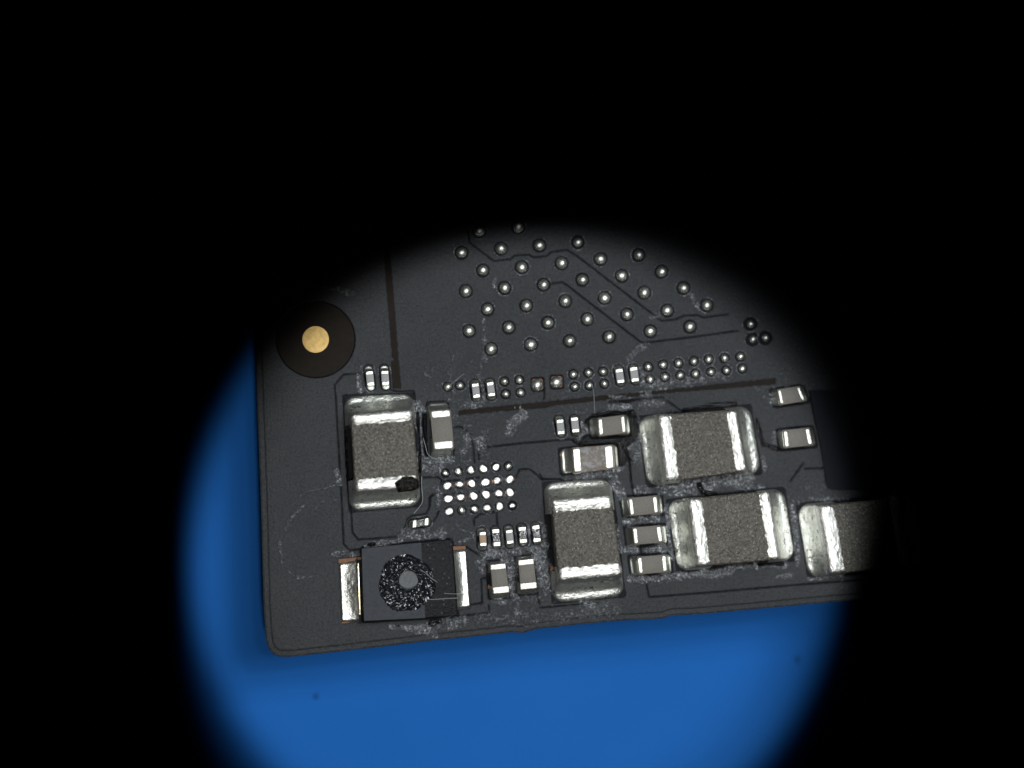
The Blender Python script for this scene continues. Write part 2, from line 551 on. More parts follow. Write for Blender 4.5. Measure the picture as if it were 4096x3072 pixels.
# border distance
D = np.full(shape, 1e9); QX = PX.copy(); QY = PY.copy()
for a, b in zip(OUT[:-1], OUT[1:]):
    lo = np.minimum(a, b) - 60; hi = np.maximum(a, b) + 60
    i0, i1 = np.searchsorted(gx, [lo[0], hi[0]]); j0, j1 = np.searchsorted(gy, [lo[1], hi[1]])
    if i1 <= i0 or j1 <= j0:
        continue
    sl = (slice(i0, i1), slice(j0, j1))
    d, qx, qy = segdist(PX[sl], PY[sl], a, b)
    m = d < D[sl]
    D[sl] = np.where(m, d, D[sl]); QX[sl] = np.where(m, qx, QX[sl]); QY[sl] = np.where(m, qy, QY[sl])
lft = np.interp(PY, OUT[:11, 1], OUT[:11, 0])
bot = np.interp(PX, OUT[3:, 0], OUT[3:, 1])
inside = (PX > lft) & (PY < bot)
inside |= (PX > 1136) & (PY < bot)
inside &= PY < bot
SD = np.where(inside, D, -D)

Hh = 0.010 * (fbm(PX, PY, 420, 3, 3) - 0.5)
RECESS_DARK = np.zeros(shape); RES = np.zeros(shape); POOL = np.zeros(shape)
wob = (fbm(PX, PY, 30, 21, 3) - 0.5)


def window(pts, pad):
    pts = np.atleast_2d(pts)
    lo = pts.min(0) - pad; hi = pts.max(0) + pad
    i0, i1 = np.searchsorted(gx, [lo[0], hi[0]]); j0, j1 = np.searchsorted(gy, [lo[1], hi[1]])
    return (slice(i0, i1), slice(j0, j1))


def polydist(pts, sl):
    d = np.full(PX[sl].shape, 1e9)
    if len(pts) == 1:
        return np.hypot(PX[sl] - pts[0][0], PY[sl] - pts[0][1])
    for a, b in zip(pts[:-1], pts[1:]):
        d = np.minimum(d, segdist(PX[sl], PY[sl], a, b)[0])
    return d


# trenches between copper areas
for ln in lines:
    sl = window(ln, 20)
    d = polydist(ln, sl) + wob[sl] * 1.5
    k = np.exp(-(d / 3.0) ** 2)
    Hh[sl] -= 0.030 * k
    RECESS_DARK[sl] = np.maximum(RECESS_DARK[sl], 0.9 * k)  # colour darkens the copper-free groove and its shaded steep sides
# inset line along the rim
rim = np.exp(-((SD + wob * 1.5 - 25.0) / 2.2) ** 2)
Hh -= 0.014 * rim
RECESS_DARK = np.maximum(RECESS_DARK, 0.75 * rim)
Hh -= 0.012 * (1 - sst(SD, 19, 25))
Hh -= 0.02 * (1 - sst(SD, 0, 6))


def well(pts, r, depth=0.045, halo=0.0, seed=0, soft=4.0):
    sl = window(pts, r + 24)
    d = polydist(pts, sl) + wob[sl] * 2.5
    k = 1 - sst(d, r - soft / 2, r + soft / 2)
    Hh[sl] -= depth * k
    RECESS_DARK[sl] = np.maximum(RECESS_DARK[sl], 0.85 * k)
    RES[sl] *= (1 - k)
    if halo > 0:
        ring = np.exp(-((d - r - 4.5) / 2.6) ** 2) * sst(lat(PX[sl], PY[sl], 26, seed + 90), 0.35, 0.75)
        RES[sl] = np.maximum(RES[sl], halo * ring)
        Hh[sl] += 0.006 * ring


def rectwell(quad, grow, depth, r=10, soft=5.0, kdark=0.8):
    """rounded quad opening"""
    q = np.asarray(quad, float)
    c = q.mean(0)
    sl = window(q, grow + 30)
    d = np.full(PX[sl].shape, -1e9)
    for a, b in zip(q, np.roll(q, -1, 0)):
        e = b - a
        nrm = np.array([e[1], -e[0]]) / np.hypot(*e)
        if np.dot(nrm, c - a) > 0:
            nrm = -nrm
        dd = (PX[sl] - a[0]) * nrm[0] + (PY[sl] - a[1]) * nrm[1]
        s = 14.0
        d = np.where(np.abs(d - dd) < s, np.maximum(d, dd) + (s - np.abs(d - dd)) ** 2 / (4 * s), np.maximum(d, dd))
    d = d - grow + wob[sl] * 3
    k = 1 - sst(d, -soft / 2, soft / 2)
    Hh[sl] -= depth * k
    RECESS_DARK[sl] = np.maximum(RECESS_DARK[sl], kdark * k)
    return sl, d


# --- dried flux: soft strokes (points, radius, strength)
strokes = [
    (R5((60, 760), (75, 900), (90, 1080), (100, 1280)), 15, 0.95),
    (R5((130, 1360), (300, 1370), (400, 1330)), 20, 0.75),
    (R5((120, 1440), (300, 1430)), 22, 0.5),
    (R5((30, 740), (120, 800)), 14, 0.8),
    (R5((1220, 840), (1150, 900), (1090, 960)), 22, 1.0),
    (R5((1150, 780), (1270, 760)), 9, 0.75),
    (R5((1060, 1060), (1130, 1010)), 14, 0.5),
    (R5((600, 1110), (610, 1200), (580, 1260)), 15, 0.6),
    (R5((730, 1130), (740, 1200)), 18, 0.6),
    (R5((600, 740), (760, 720), (790, 640)), 16, 0.45),
    (R5((760, 560), (800, 620)), 12, 0.45),
    (R5((780, 220), (760, 330), (740, 430)), 6, 0.55),
    (R5((450, 200), (440, 290), (420, 420), (400, 620), (400, 700)), 4, 0.5),
    (R2((650, 1180), (650, 1300), (660, 1560), (680, 1650)), 7, 0.6),
    (R2((770, 720), (760, 820)), 9, 0.45),
    (R2((410, 1240), (420, 1370)), 6, 0.45),
    (R3((520, 1330), (600, 1250), (720, 1160)), 14, 0.35),
    (R3((660, 1440), (700, 1540), (900, 1600)), 22, 0.42),
    (R3((760, 1560), (1080, 1540), (1500, 1460)), 20, 0.33),
    (R3((860, 880), (760, 900)), 10, 0.4),
    (R3((1150, 700), (1230, 830)), 10, 0.35),
    (T2((760, 700), (820, 820), (760, 980)), 19, 0.85),
    (T2((1300, 400), (1500, 330), (1620, 420)), 18, 0.75),
    (T2((1250, 180), (1700, 130), (2000, 110)), 10, 0.55),
    (T2((1420, 420), (1250, 480)), 8, 0.8),
    (T2((1600, 1060), (1680, 1000)), 12, 0.85),
    (T2((1450, 1400), (1520, 1300), (1560, 1250)), 15, 0.9),
    (T2((700, 1560), (1000, 1540), (1300, 1490), (1480, 1420)), 14, 0.7),
    (T2((1800, 800), (1760, 1000), (1780, 1300)), 18, 0.35),
    (S4((840, 180), (900, 300), (950, 390)), 20, 0.6),
    (S4((1080, 320), (1240, 310)), 13, 0.65),
    (S4((1130, 640), (1320, 620)), 15, 0.85),
    (S4((1200, 970), (1400, 940)), 15, 0.85),
    (S4((1000, 960), (1100, 980)), 14, 0.75),
    (S4((960, 660), (1060, 650)), 14, 0.7),
    (S4((1430, 480), (1450, 800), (1490, 1050)), 9, 0.65),
    (S4((1030, 1290), (1240, 1290), (1500, 1260), (1800, 1230), (2050, 1230)), 14, 0.75),
    (S4((1780, 200), (1900, 240), (2100, 190), (2212, 180)), 24, 0.95),
    (S4((1350, 280), (1600, 240), (1800, 200)), 20, 0.5),
    (S4((1360, 330), (1600, 330), (1800, 330)), 14, 0.5),
    (S4((880, 700), (920, 980)), 9, 0.4),
    (S5((640, 960), (780, 950)), 18, 0.95),
    (S5((850, 905), (1100, 890), (1330, 890)), 12, 0.6),
    (S5((480, 60), (700, 80), (900, 60), (1000, 40)), 18, 0.8),
    (S5((850, 130), (1100, 110)), 10, 0.5),
    (S5((1250, 1000), (1400, 990)), 9, 0.55),
    (S5((1600, 240), (1950, 230)), 9, 0.4),
    (S5((1560, 1030), (1900, 990)), 8, 0.4),
    (S5((1400, 300), (1440, 700), (1450, 880)), 8, 0.5),
    (S3((640, 470), (900, 440), (1150, 400), (1340, 370)), 14, 0.72),
    (S3((1240, 430), (1300, 560), (1300, 720), (1340, 800)), 24, 0.85),
    (S3((900, 500), (960, 580), (960, 680)), 18, 0.6),
    (S3((950, 790), (970, 900), (1020, 950)), 16, 0.55),
    (S3((620, 540), (640, 640)), 18, 0.5),
    (S3((1150, 200), (1290, 130), (1320, 300)), 16, 0.6),
    (S3((700, 380), (880, 370)), 10, 0.4),
    (S3((1010, 1060), (1020, 1120)), 11, 0.5),
    (S3((750, 980), (900, 980)), 11, 0.35),
    (S3((600, 1150), (900, 1180), (1500, 1150), (2100, 1060)), 26, 0.13),
    (S3((1750, 980), (1850, 1040)), 16, 0.55),
    (S3((150, 1250), (320, 1240), (420, 1200)), 18, 0.35),
    (S3((30, 1230), (110, 1360)), 14, 0.5),
    (S3((150, 240), (185, 290)), 11, 0.7),
    (S3((330, 110), (420, 200), (550, 230)), 4, 0.7),
    (S3((380, 330), (470, 300), (540, 260)), 8, 0.4),
    (S2((330, 80), (220, 240), (260, 330), (420, 420)), 14, 0.4),
    (S2((450, 640), (500, 720), (480, 860)), 10, 0.3),
    (S2((0, 1240), (260, 1260), (480, 1230), (540, 1180)), 14, 0.4),
    (T1((560, 285), (700, 260), (900, 240), (1050, 190)), 9, 0.9),
    (T1((1050, 130), (1250, 120), (1500, 130)), 20, 0.35),
    (T1((360, 400), (460, 410)), 8, 0.8),
    (T1((130, 400), (300, 360)), 9, 0.35),
    (T1((900, 1390), (1200, 1400), (1400, 1370)), 11, 0.75),
    (T1((1250, 1440), (1400, 1470)), 16, 0.35),
    (T1((1560, 1300), (1750, 1280)), 13, 0.4),
    (T1((1480, 1510), (1520, 1530)), 9, 0.7),
    (S1((750, 160), (870, 135), (980, 100)), 4, 0.7),
    (S1((740, 160), (620, 190), (560, 220), (525, 290)), 3, 0.55),
    (S1((985, 275), (860, 275), (760, 320), (690, 410)), 3.5, 0.55),
    (S1((600, 330), (480, 450), (420, 530), (390, 620)), 4, 0.6),
    (S1((330, 690), (330, 800), (350, 900), (355, 1010)), 4, 0.6),
    (S1((420, 1060), (480, 1110), (600, 1130), (420, 1170)), 4, 0.55),
    (S1((600, 1130), (850, 1110), (950, 1060)), 3, 0.35),
    (R4((955, 1350), (985, 1480)), 10, 0.5),
    (R4((1200, 280), (1210, 400), (1230, 450)), 9, 0.6),
    (R4((1215, 215), (1240, 175)), 5, 0.7),
    (R1((1780, 1300), (1800, 1340), (1850, 1270)), 4, 0.3),
    (R1((1130, 600), (900, 560)), 12, 0.2),
    (R5((150, 330), (140, 420), (200, 440)), 3, 0.3),
    (R6((1000, 750), (1250, 720)), 16, 0.3),
    (R6((940, 880), (1000, 1000)), 10, 0.35),
    (R7((640, 1350), (660, 1500)), 9, 0.5),
    (R7((780, 1060), (800, 1200)), 8, 0.35),
    (R7((730, 560), (750, 680)), 8, 0.4),
]
ragged = fbm(PX, PY, 34, 51, 4)
fleck = fbm(PX, PY, 13, 77, 3)
for pts, r, k in strokes:
    pts = np.asarray(pts)
    sl = window(pts, r * 2.4 + 12)
    d = polydist(pts, sl) + (ragged[sl] - 0.5) * (r * 1.8 + 6) + (fleck[sl] - 0.5) * (r * 0.5 + 3)
    k = k * (0.45 if r < 8 else 1.1)
    f = (1 - sst(d, r * 0.5, r * 1.35)) * k
    RES[sl] = np.maximum(RES[sl], f * (0.25 + 0.95 * sst(fleck[sl], 0.34, 0.62)))
# faint overall bloom in the component area
bloom = 0.16 * sst(fbm(PX, PY, 260, 61, 4), 0.5, 0.72) * sst(fleck, 0.48, 0.72)
RES = np.maximum(RES, bloom * sst(PX, 1300, 1900) * sst(PY, 1300, 1700))
RES = np.clip(RES, 0, 1)

# --- wells
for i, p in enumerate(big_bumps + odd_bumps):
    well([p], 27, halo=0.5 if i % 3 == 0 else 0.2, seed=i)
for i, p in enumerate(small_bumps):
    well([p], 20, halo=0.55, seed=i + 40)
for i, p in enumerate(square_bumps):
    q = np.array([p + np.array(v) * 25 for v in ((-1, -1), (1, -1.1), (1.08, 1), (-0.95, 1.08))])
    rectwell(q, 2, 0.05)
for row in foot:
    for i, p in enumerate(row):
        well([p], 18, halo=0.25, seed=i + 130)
scale_of = {}
for i, (ends, hw, wl, wr, mt, kind, lb) in enumerate(chips):
    k = 800 / 2212 if i not in range(8, 13) else 700 / 2212
    scale_of[i] = k
    well(list(wl), wr * k, depth=0.05, halo=0.5, seed=i + 200)
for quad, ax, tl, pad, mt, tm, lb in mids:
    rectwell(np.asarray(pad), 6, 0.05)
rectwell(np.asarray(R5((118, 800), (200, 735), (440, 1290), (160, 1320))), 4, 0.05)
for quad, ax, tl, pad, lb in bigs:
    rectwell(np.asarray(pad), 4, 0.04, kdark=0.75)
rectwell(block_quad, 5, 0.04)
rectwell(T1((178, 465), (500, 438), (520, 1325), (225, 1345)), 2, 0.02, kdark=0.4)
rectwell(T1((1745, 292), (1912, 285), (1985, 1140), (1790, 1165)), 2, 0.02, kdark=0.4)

# bare laminate windows: fiducial ring and two strips
FC = R1((802, 1012))[0]
sl = window([FC], 190)
d = np.hypot((PX[sl] - FC[0]) / 1.03, PY[sl] - FC[1])
k = 1 - sst(d, 150, 155)
Hh[sl] -= 0.05 * k
RECESS_DARK[sl] = np.maximum(RECESS_DARK[sl], np.exp(-((d - 152) / 3.5) ** 2) * 0.9)
strips = [
    np.vstack([R1((1402, 180), (1456, 180), (1498, 700), (1535, 1200), (1560, 1445), (1484, 1447), (1466, 1210), (1496, 1190), (1478, 1170), (1440, 700))]),
    np.vstack([R5((508, 806), (900, 768), (1500, 706), (2212, 632)), R6((1310, 575), (2212, 478), (2500, 450)),
               R6((2500, 515), (2212, 540), (1310, 612), (0, 758)), R5((1500, 775), (900, 822), (510, 858))]),
]


def inpoly(poly, sl):
    x, y = PX[sl], PY[sl]
    ins = np.zeros(x.shape, bool)
    for (ax, ay), (bx, by) in zip(poly, np.roll(poly, -1, 0)):
        c = ((ay > y) != (by > y))
        xi = (bx - ax) * (y - ay) / (by - ay + 1e-12) + ax
        ins ^= c & (x < xi)
    return ins


for poly in strips:
    sl = window(poly, 10)
    ins = inpoly(poly, sl)
    Hh[sl] -= np.where(ins, 0.03, 0)
    RES[sl] = np.where(ins, RES[sl] * 0.6, RES[sl])

# --- pools of black flux round the touching pair
pools = [(T2((900, 600), (1010, 500), (1300, 480), (1600, 480)), 17), (T2((1620, 480), (1690, 700), (1640, 900)), 22),
         (T2((800, 1010), (900, 940), (1100, 950), (1350, 960), (1550, 960)), 28), (T2((1440, 1010), (1500, 1150), (1470, 1280)), 26),
         (T2((1560, 1150), (1640, 1300), (1650, 1650)), 8), (T2((1450, 260), (1700, 230)), 7),
         (T2((640, 930), (720, 1000)), 9), (T2((1680, 430), (1720, 520)), 12),
         (T1((1440, 1330), (1560, 1310)), 15), (T1((600, 270), (660, 262)), 8), (T1((980, 1378), (1000, 1376)), 6),
         (S5((480, 100), (520, 180), (640, 190)), 11), (S5((500, 880), (640, 900)), 11),
         (S5((1080, 880), (1300, 870)), 8),
         (R5((130, 860), (130, 1100), (160, 1290)), 12), (R4((1855, 700), (1880, 1100), (1885, 1500)), 7),
         (R4((1060, 900), (1075, 1300), (1100, 1560)), 8),
         (R7((560, 880), (590, 1050), (640, 1200), (800, 1250)), 12),
         (R6((1480, 800), (1850, 740), (2050, 740)), 10)]
for pts, r in pools:
    sl = window(pts, r * 2 + 10)
    d = polydist(pts, sl) + (ragged[sl] - 0.5) * r * 1.3
    f = 1 - sst(d, r * 0.75, r * 1.1)
    POOL[sl] = np.maximum(POOL[sl], f)
    RES[sl] *= (1 - f * 0.9)
    Hh[sl] += f * (0.012 * (lat(PX[sl], PY[sl], 23, 5) - 0.3) + 0.035 * (lat(PX[sl], PY[sl], 11, 6) - 0.4))

# crusty relief of the residue
Hh += RES * (0.010 + 0.050 * (fleck - 0.35)) * 1.0
Hh += 0.0035 * (fbm(PX, PY, 9, 8, 2) - 0.5)

P3 = UP(np.stack([PX, PY], -1).reshape(-1, 2))
border = (SD < 0) & (SD > -STEP * 1.6)
PXs = np.where(border, QX, PX); PYs = np.where(border, QY, PY)
P3 = UP(np.stack([PXs, PYs], -1).reshape(-1, 2))
P3[:, 2] = Hh.reshape(-1)
keep = (SD > -STEP * 1.6)
fk = keep[:-1, :-1] & keep[1:, :-1] & keep[1:, 1:] & keep[:-1, 1:]
fk &= (inside[:-1, :-1] | inside[1:, :-1] | inside[1:, 1:] | inside[:-1, 1:])
ids = np.arange(shape[0] * shape[1]).reshape(shape)
quads = np.stack([ids[:-1, :-1], ids[:-1, 1:], ids[1:, 1:], ids[1:, :-1]], -1)[fk]
used = np.unique(quads)
remap = np.full(shape[0] * shape[1], -1); remap[used] = np.arange(len(used))
quads = remap[quads]
vv = P3[used]
borg = np.array([UP((2100, 1800))[0], UP((2100, 1800))[1], 0.0])
me = bpy.data.meshes.new('solder_mask')
me.vertices.add(len(vv)); me.vertices.foreach_set('co', (vv - borg).astype(np.float32).ravel())
nq = len(quads)
me.loops.add(nq * 4); me.loops.foreach_set('vertex_index', quads.astype(np.int32).ravel())
me.polygons.add(nq)
me.polygons.foreach_set('loop_start', np.arange(0, nq * 4, 4, dtype=np.int32))
me.polygons.foreach_set('use_smooth', np.ones(nq, bool))
me.update(calc_edges=True)
for nm, arr in (('recess_dark', RECESS_DARK), ('residue', RES), ('pool', POOL)):
    at = me.attributes.new(nm, 'FLOAT', 'POINT')
    at.data.foreach_set('value', np.clip(arr, 0, 1).reshape(-1)[used].astype(np.float32))
me.materials.append(M['mask'])
place('solder_mask', me, borg, root)

# laminate under the mask (rim walls, inner deck, underside)
far = [(4700, 2285), (4700, -600), (960, -600)]
allp = np.array(list(outline[:-1]) + far, float)
n = len(allp)
rimv = UP(allp); rimv[:, 2] = -0.022
low = UP(allp); low[:, 2] = ZB
deck = UP(allp); deck[:, 2] = -0.085
fs = [(i, (i + 1) % n, n + (i + 1) % n, n + i) for i in range(n)]
fs += [tuple(range(n, 2 * n)), tuple(range(3 * n - 1, 2 * n - 1, -1))]
mk('laminate', np.vstack([rimv, low, deck]), fs, 'laminate_edge', root, smooth=False)
o1 = UP([(985, 792), (985, -600), (4700, -600), (4700, 792)]); o2 = UP([(3567, 792), (4700, 792), (4700, 2283), (3567, 2384)])
mk('mask_margin', np.vstack([o1, o2]), [(0, 3, 2, 1), (4, 7, 6, 5)], 'mask', root, smooth=False)
ob = bpy.data.objects['mask_margin']

# bare strips
for poly in strips:
    v = UP(poly); v[:, 2] = -0.024
    mk('bare_strip', v, [tuple(range(len(v)))], 'bare_laminate', root, smooth=False)


def disc(c, r, z, nseg=40, zc=None, squash=1.0):
    a = np.linspace(0, 2 * np.pi, nseg, endpoint=False)
    pts = np.stack([c[0] + np.cos(a) * r * squash, c[1] + np.sin(a) * r], -1)
    v = UP(pts); v[:, 2] = z
    return v


fid = disc(FC, 150, -0.040, 64, squash=1.03)
fo = mk('fiducial', fid, [tuple(range(63, -1, -1))], 'bare_laminate', root, smooth=False,
        label='round dark brown window with a gold dot in its middle')
gd = disc(FC, 53, -0.026, 48); gl = disc(FC, 53.5, -0.039, 48)
mk('gold_dot', np.vstack([gd, gl]), [tuple(range(47, -1, -1))] + [(i, (i + 1) % 48, 48 + (i + 1) % 48, 48 + i) for i in range(48)],
   'gold', fo, smooth=False)


# ------------------------------------------------------------------ solder bumps (shared meshes)
def dome_mesh(name, r, h, mat, seg=14, rings=5, jit=0.05, flat=1.0, seed=0):
    rr = np.random.default_rng(seed)
    v = [(0, 0, h)]
    f = []
    ph = rr.random(6) * 6.28
    for i in range(1, rings + 1):
        th = i / rings * math.pi / 2 * 1.12
        for j in range(seg):
            a = 2 * math.pi * j / seg
            k = 1 + jit * (math.sin(2 * a + ph[0]) + 0.7 * math.sin(3 * a + ph[1]) * i / rings)
            q = math.sin(min(th, math.pi / 2)) ** flat * k * (1.0 if th <= math.pi / 2 else 0.98)
            z = h * math.cos(th) if th <= math.pi / 2 else -0.035
            v.append((q * r * math.cos(a), q * r * math.sin(a), z * (1 + jit * 0.8 * math.sin(a + ph[2]))))
    for j in range(seg):
        f.append((0, 1 + j, 1 + (j + 1) % seg))
    for i in range(rings - 1):
        for j in range(seg):
            a = 1 + i * seg + j; b = 1 + i * seg + (j + 1) % seg
            f.append((a, a + seg, b + seg, b))
    m = bpy.data.meshes.new(name)
    m.from_pydata(v, [], f)
    m.polygons.foreach_set('use_smooth', np.ones(len(f), bool))
    m.materials.append(M[mat])
    m.update()
    return m


MM = 1 / 139.5
big_m = [dome_mesh('solder_bump', 23 * MM, 0.150, 'solder_ball', jit=0.03, seed=i) for i in range(4)]
sml_m = [dome_mesh('solder_bump', 15.5 * MM, 0.100, 'solder_ball', jit=0.05, seed=i + 9) for i in range(4)]
sq_m = dome_mesh('solder_bump', 24.5 * MM, 0.15, 'solder_ball', seg=18, jit=0.03, seed=31)
pad_m = [dome_mesh('solder_pad', (17.5, 16, 17.5, 15.5, 17)[i] * MM, (0.03, 0.055, 0.03, 0.08, 0.04)[i], ('solder_flat', 'solder_rough', 'solder_flat', 'solder_shiny', 'solder_rough')[i], seg=14, rings=5, jit=0.10, flat=0.8, seed=i + 51) for i in range(5)]


def bump(me, p, parent=root, z=-0.03, sc=1.0, name='solder_bump', label=None):
    o = place(name, me, UP(p, z), parent, label)
    o.rotation_euler[2] = random.uniform(0, 6.28)
    s = sc * random.uniform(0.95, 1.06)
    o.scale = (s, s, s * random.uniform(0.9, 1.1))
    return o


for i, p in enumerate(big_bumps):
    bump(big_m[i % 4], p, sc=0.85 if i in (9, 27) else 1.0)
for p in odd_bumps:
    bump(sml_m[0], p)
for i, p in enumerate(small_bumps):
    bump(sml_m[i % 4], p)
for i, p in enumerate(square_bumps):
    q = np.array([p + np.array(v) * 22 for v in ((-1, -0.7), (-0.7, -1), (0.7, -1.05), (1, -0.75), (1.05, 0.7), (0.75, 1), (-0.7, 1.05), (-0.95, 0.75))])
    v = UP(q); v[:, 2] = -0.034
    cp = mk('copper_pad', v, [tuple(range(7, -1, -1))], 'copper', root, smooth=False,
            label='square copper pad with a large solder bump, %s of the two' % ('left' if i == 0 else 'right'))
    bump(sq_m, p + np.array([-1 - i, 2]), cp)
k = 0
for r, row in enumerate(foot):
    for c, p in enumerate(row):
        k += 1
        if (r, c) == (3, 5):
            bump(pad_m[k % 5], p, name='solder_pad', sc=0.75, z=-0.058)
            continue
        o = bump(pad_m[(k * 3 + r) % 5 if r in (0, 3) else (0, 2, 4)[k % 3]], p, name='solder_pad', sc=0.82 if (r, c) in ((0, 0), (0, 4)) else 1.0, z=-0.03)
# copper bridges between footprint pads
for a, b in (((1108, 562), (1182, 554)), ((808, 750), (880, 745)), ((1285, 703), (1345, 698)), ((1430, 525), (1462, 521)),
             ((645, 605), (700, 600)), ((800, 588), (860, 584)), ((1275, 540), (1335, 535))):
    pa, pb = S2(a, b)
    t_ = np.array([0, 1]) * 6.0
    v = UP([pa - t_, pb - t_, pb + t_, pa + t_]); v[:, 2] = -0.018
    mk('copper_trace', v, [(0, 3, 2, 1)], 'copper_dark', root, smooth=False)


# ------------------------------------------------------------------ chip builder
def rbox(dx, dy, dz, r, seg=3):
    bm = bmesh.new()
    bmesh.ops.create_cube(bm, size=1.0)
    for v in bm.verts:
        v.co = Vector((v.co.x * dx, v.co.y * dy, (v.co.z + 0.5) * dz))
    bmesh.ops.bevel(bm, geom=list(bm.edges), offset=min(r, dx * .45, dy * .45, dz * .45), segments=seg, profile=0.5, affect='EDGES', clamp_overlap=True)
    bm.verts.ensure_lookup_table(); bm.faces.ensure_lookup_table()
    for i, v in enumerate(bm.verts):
        v.index = i
    vs = np.array([tuple(v.co) for v in bm.verts])
    fs = [tuple(v.index for v in f.verts) for f in bm.faces]
    bm.free()
    return vs, fs


def quad_box(Q, s0, s1, t0, t1, z0, z1, r, grow=0.0, seg=3):
    """rounded box over part of the quad Q (world xy; s along Q0-Q1, t along Q0-Q3)"""
    def bl(s, t):
        return (Q[0] * (1 - s)[:, None] * (1 - t)[:, None] + Q[1] * s[:, None] * (1 - t)[:, None]
                + Q[2] * s[:, None] * t[:, None] + Q[3] * (1 - s)[:, None] * t[:, None])
    L = (np.linalg.norm(Q[1] - Q[0]) + np.linalg.norm(Q[2] - Q[3])) / 2
    Wd = (np.linalg.norm(Q[3] - Q[0]) + np.linalg.norm(Q[2] - Q[1])) / 2
    dx = (s1 - s0) * L + 2 * grow; dy = (t1 - t0) * Wd + 2 * grow; dz = z1 - z0
    v, f = rbox(dx, dy, dz, r, seg)
    s = (s0 + s1) / 2 + v[:, 0] / L
    t = (t0 + t1) / 2 + v[:, 1] / Wd
    xy = bl(s, t)
    # orientation: local y is flipped relative to the photo's downwards t -> reverse winding
    return np.column_stack([xy, v[:, 2] + z0]), [tuple(reversed(q)) for q in f]


def fillet(Q, pad, side, axis, tl, h, hw, lip, parent, mat, seed, rc=0.5, ns=26, nt=30, rough=0.012, name='solder_fillet', pp=5.0):
    """solder over one pad: a rounded lip at the outer rim that climbs to the terminal"""
    PQ = UP(pad)[:, :2]
    if axis == 'h':
        if side == 0:
            A, B, C, Dd = PQ[0], PQ[3], PQ[1], PQ[2]
        else:
            A, B, C, Dd = PQ[1], PQ[2], PQ[0], PQ[3]
    else:
        if side == 0:
            A, B, C, Dd = PQ[0], PQ[1], PQ[3], PQ[2]
        else:
            A, B, C, Dd = PQ[3], PQ[2], PQ[0], PQ[1]
    e1 = Q[1] - Q[0]; e2 = Q[3] - Q[0]
    l1 = np.linalg.norm(e1); l2 = np.linalg.norm(e2)
    inv = np.linalg.inv(np.column_stack([e1, e2]))
    plen = np.linalg.norm(C - A)
    s = np.linspace(0, 1, ns) ** 1.3
    t = (1 - np.cos(np.linspace(0, 1, nt) * np.pi)) / 2
    Sg, Tg = np.meshgrid(s, t, indexing='ij')
    reach = tl + 0.10
    c = np.abs(2 * Tg - 1)
    wdt = np.linalg.norm(B - A)
    crn = rc * wdt / plen
    s0 = crn * (1 - (1 - np.clip((c - (1 - 2 * rc)) / (2 * rc), 0, 1) ** 2.0) ** 0.5) if rc < 0.5 else 0 * c
    ss = (s0 + Sg * (reach - s0))
    X = (A + 0 * Tg[..., None]) * (1 - Tg)[..., None] + B * Tg[..., None]
    Y = C * (1 - Tg)[..., None] + Dd * Tg[..., None]
    XY = X * (1 - ss)[..., None] + Y * ss[..., None]
    ab = (XY.reshape(-1, 2) - Q[0]) @ inv.T
    da = np.maximum(np.maximum(-ab[:, 0], ab[:, 0] - 1), 0) * l1
    db = np.maximum(np.maximum(-ab[:, 1], ab[:, 1] - 1), 0) * l2
    dout = np.hypot(da, db).reshape(Sg.shape)
    Lr = max(np.max(dout) * 0.70, 0.05)
    climb = np.clip(1 - dout / Lr, 0, 1) ** 2.3
    smm = (ss - s0) * plen
    tmm = np.minimum(Tg, 1 - Tg) * wdt
    lr = lip * 3.0
    es = np.sqrt(np.clip(1 - (1 - np.clip(smm / lr, 0, 1)) ** 2, 0, 1))
    et = np.sqrt(np.clip(1 - (1 - np.clip(tmm / (lip * 1.2), 0, 1)) ** 2, 0, 1))
    edge = np.minimum(es, et)
    pxs = XY[..., 0] / MM + 5000; pys = XY[..., 1] / MM + 5000
    nz = fbm(pxs, pys, 30, seed, 3) - 0.5
    Z = -0.045 + (lip + 0.045) * edge + (hw - lip) * climb * np.clip(tmm / 0.06, 0, 1) + rough * nz * edge
    V = np.dstack([XY, Z]).reshape(-1, 3)
    F = ngrid(ns, nt)
    flip = (side == 0) == (axis == 'h')
    # make normals point up
    a_, b_, c_ = V[F[0][0]], V[F[0][1]], V[F[0][2]]
    if np.cross(b_ - a_, c_ - a_)[2] < 0:
        F = [tuple(reversed(q)) for q in F]
    return mk(name, V, F, mat, parent)


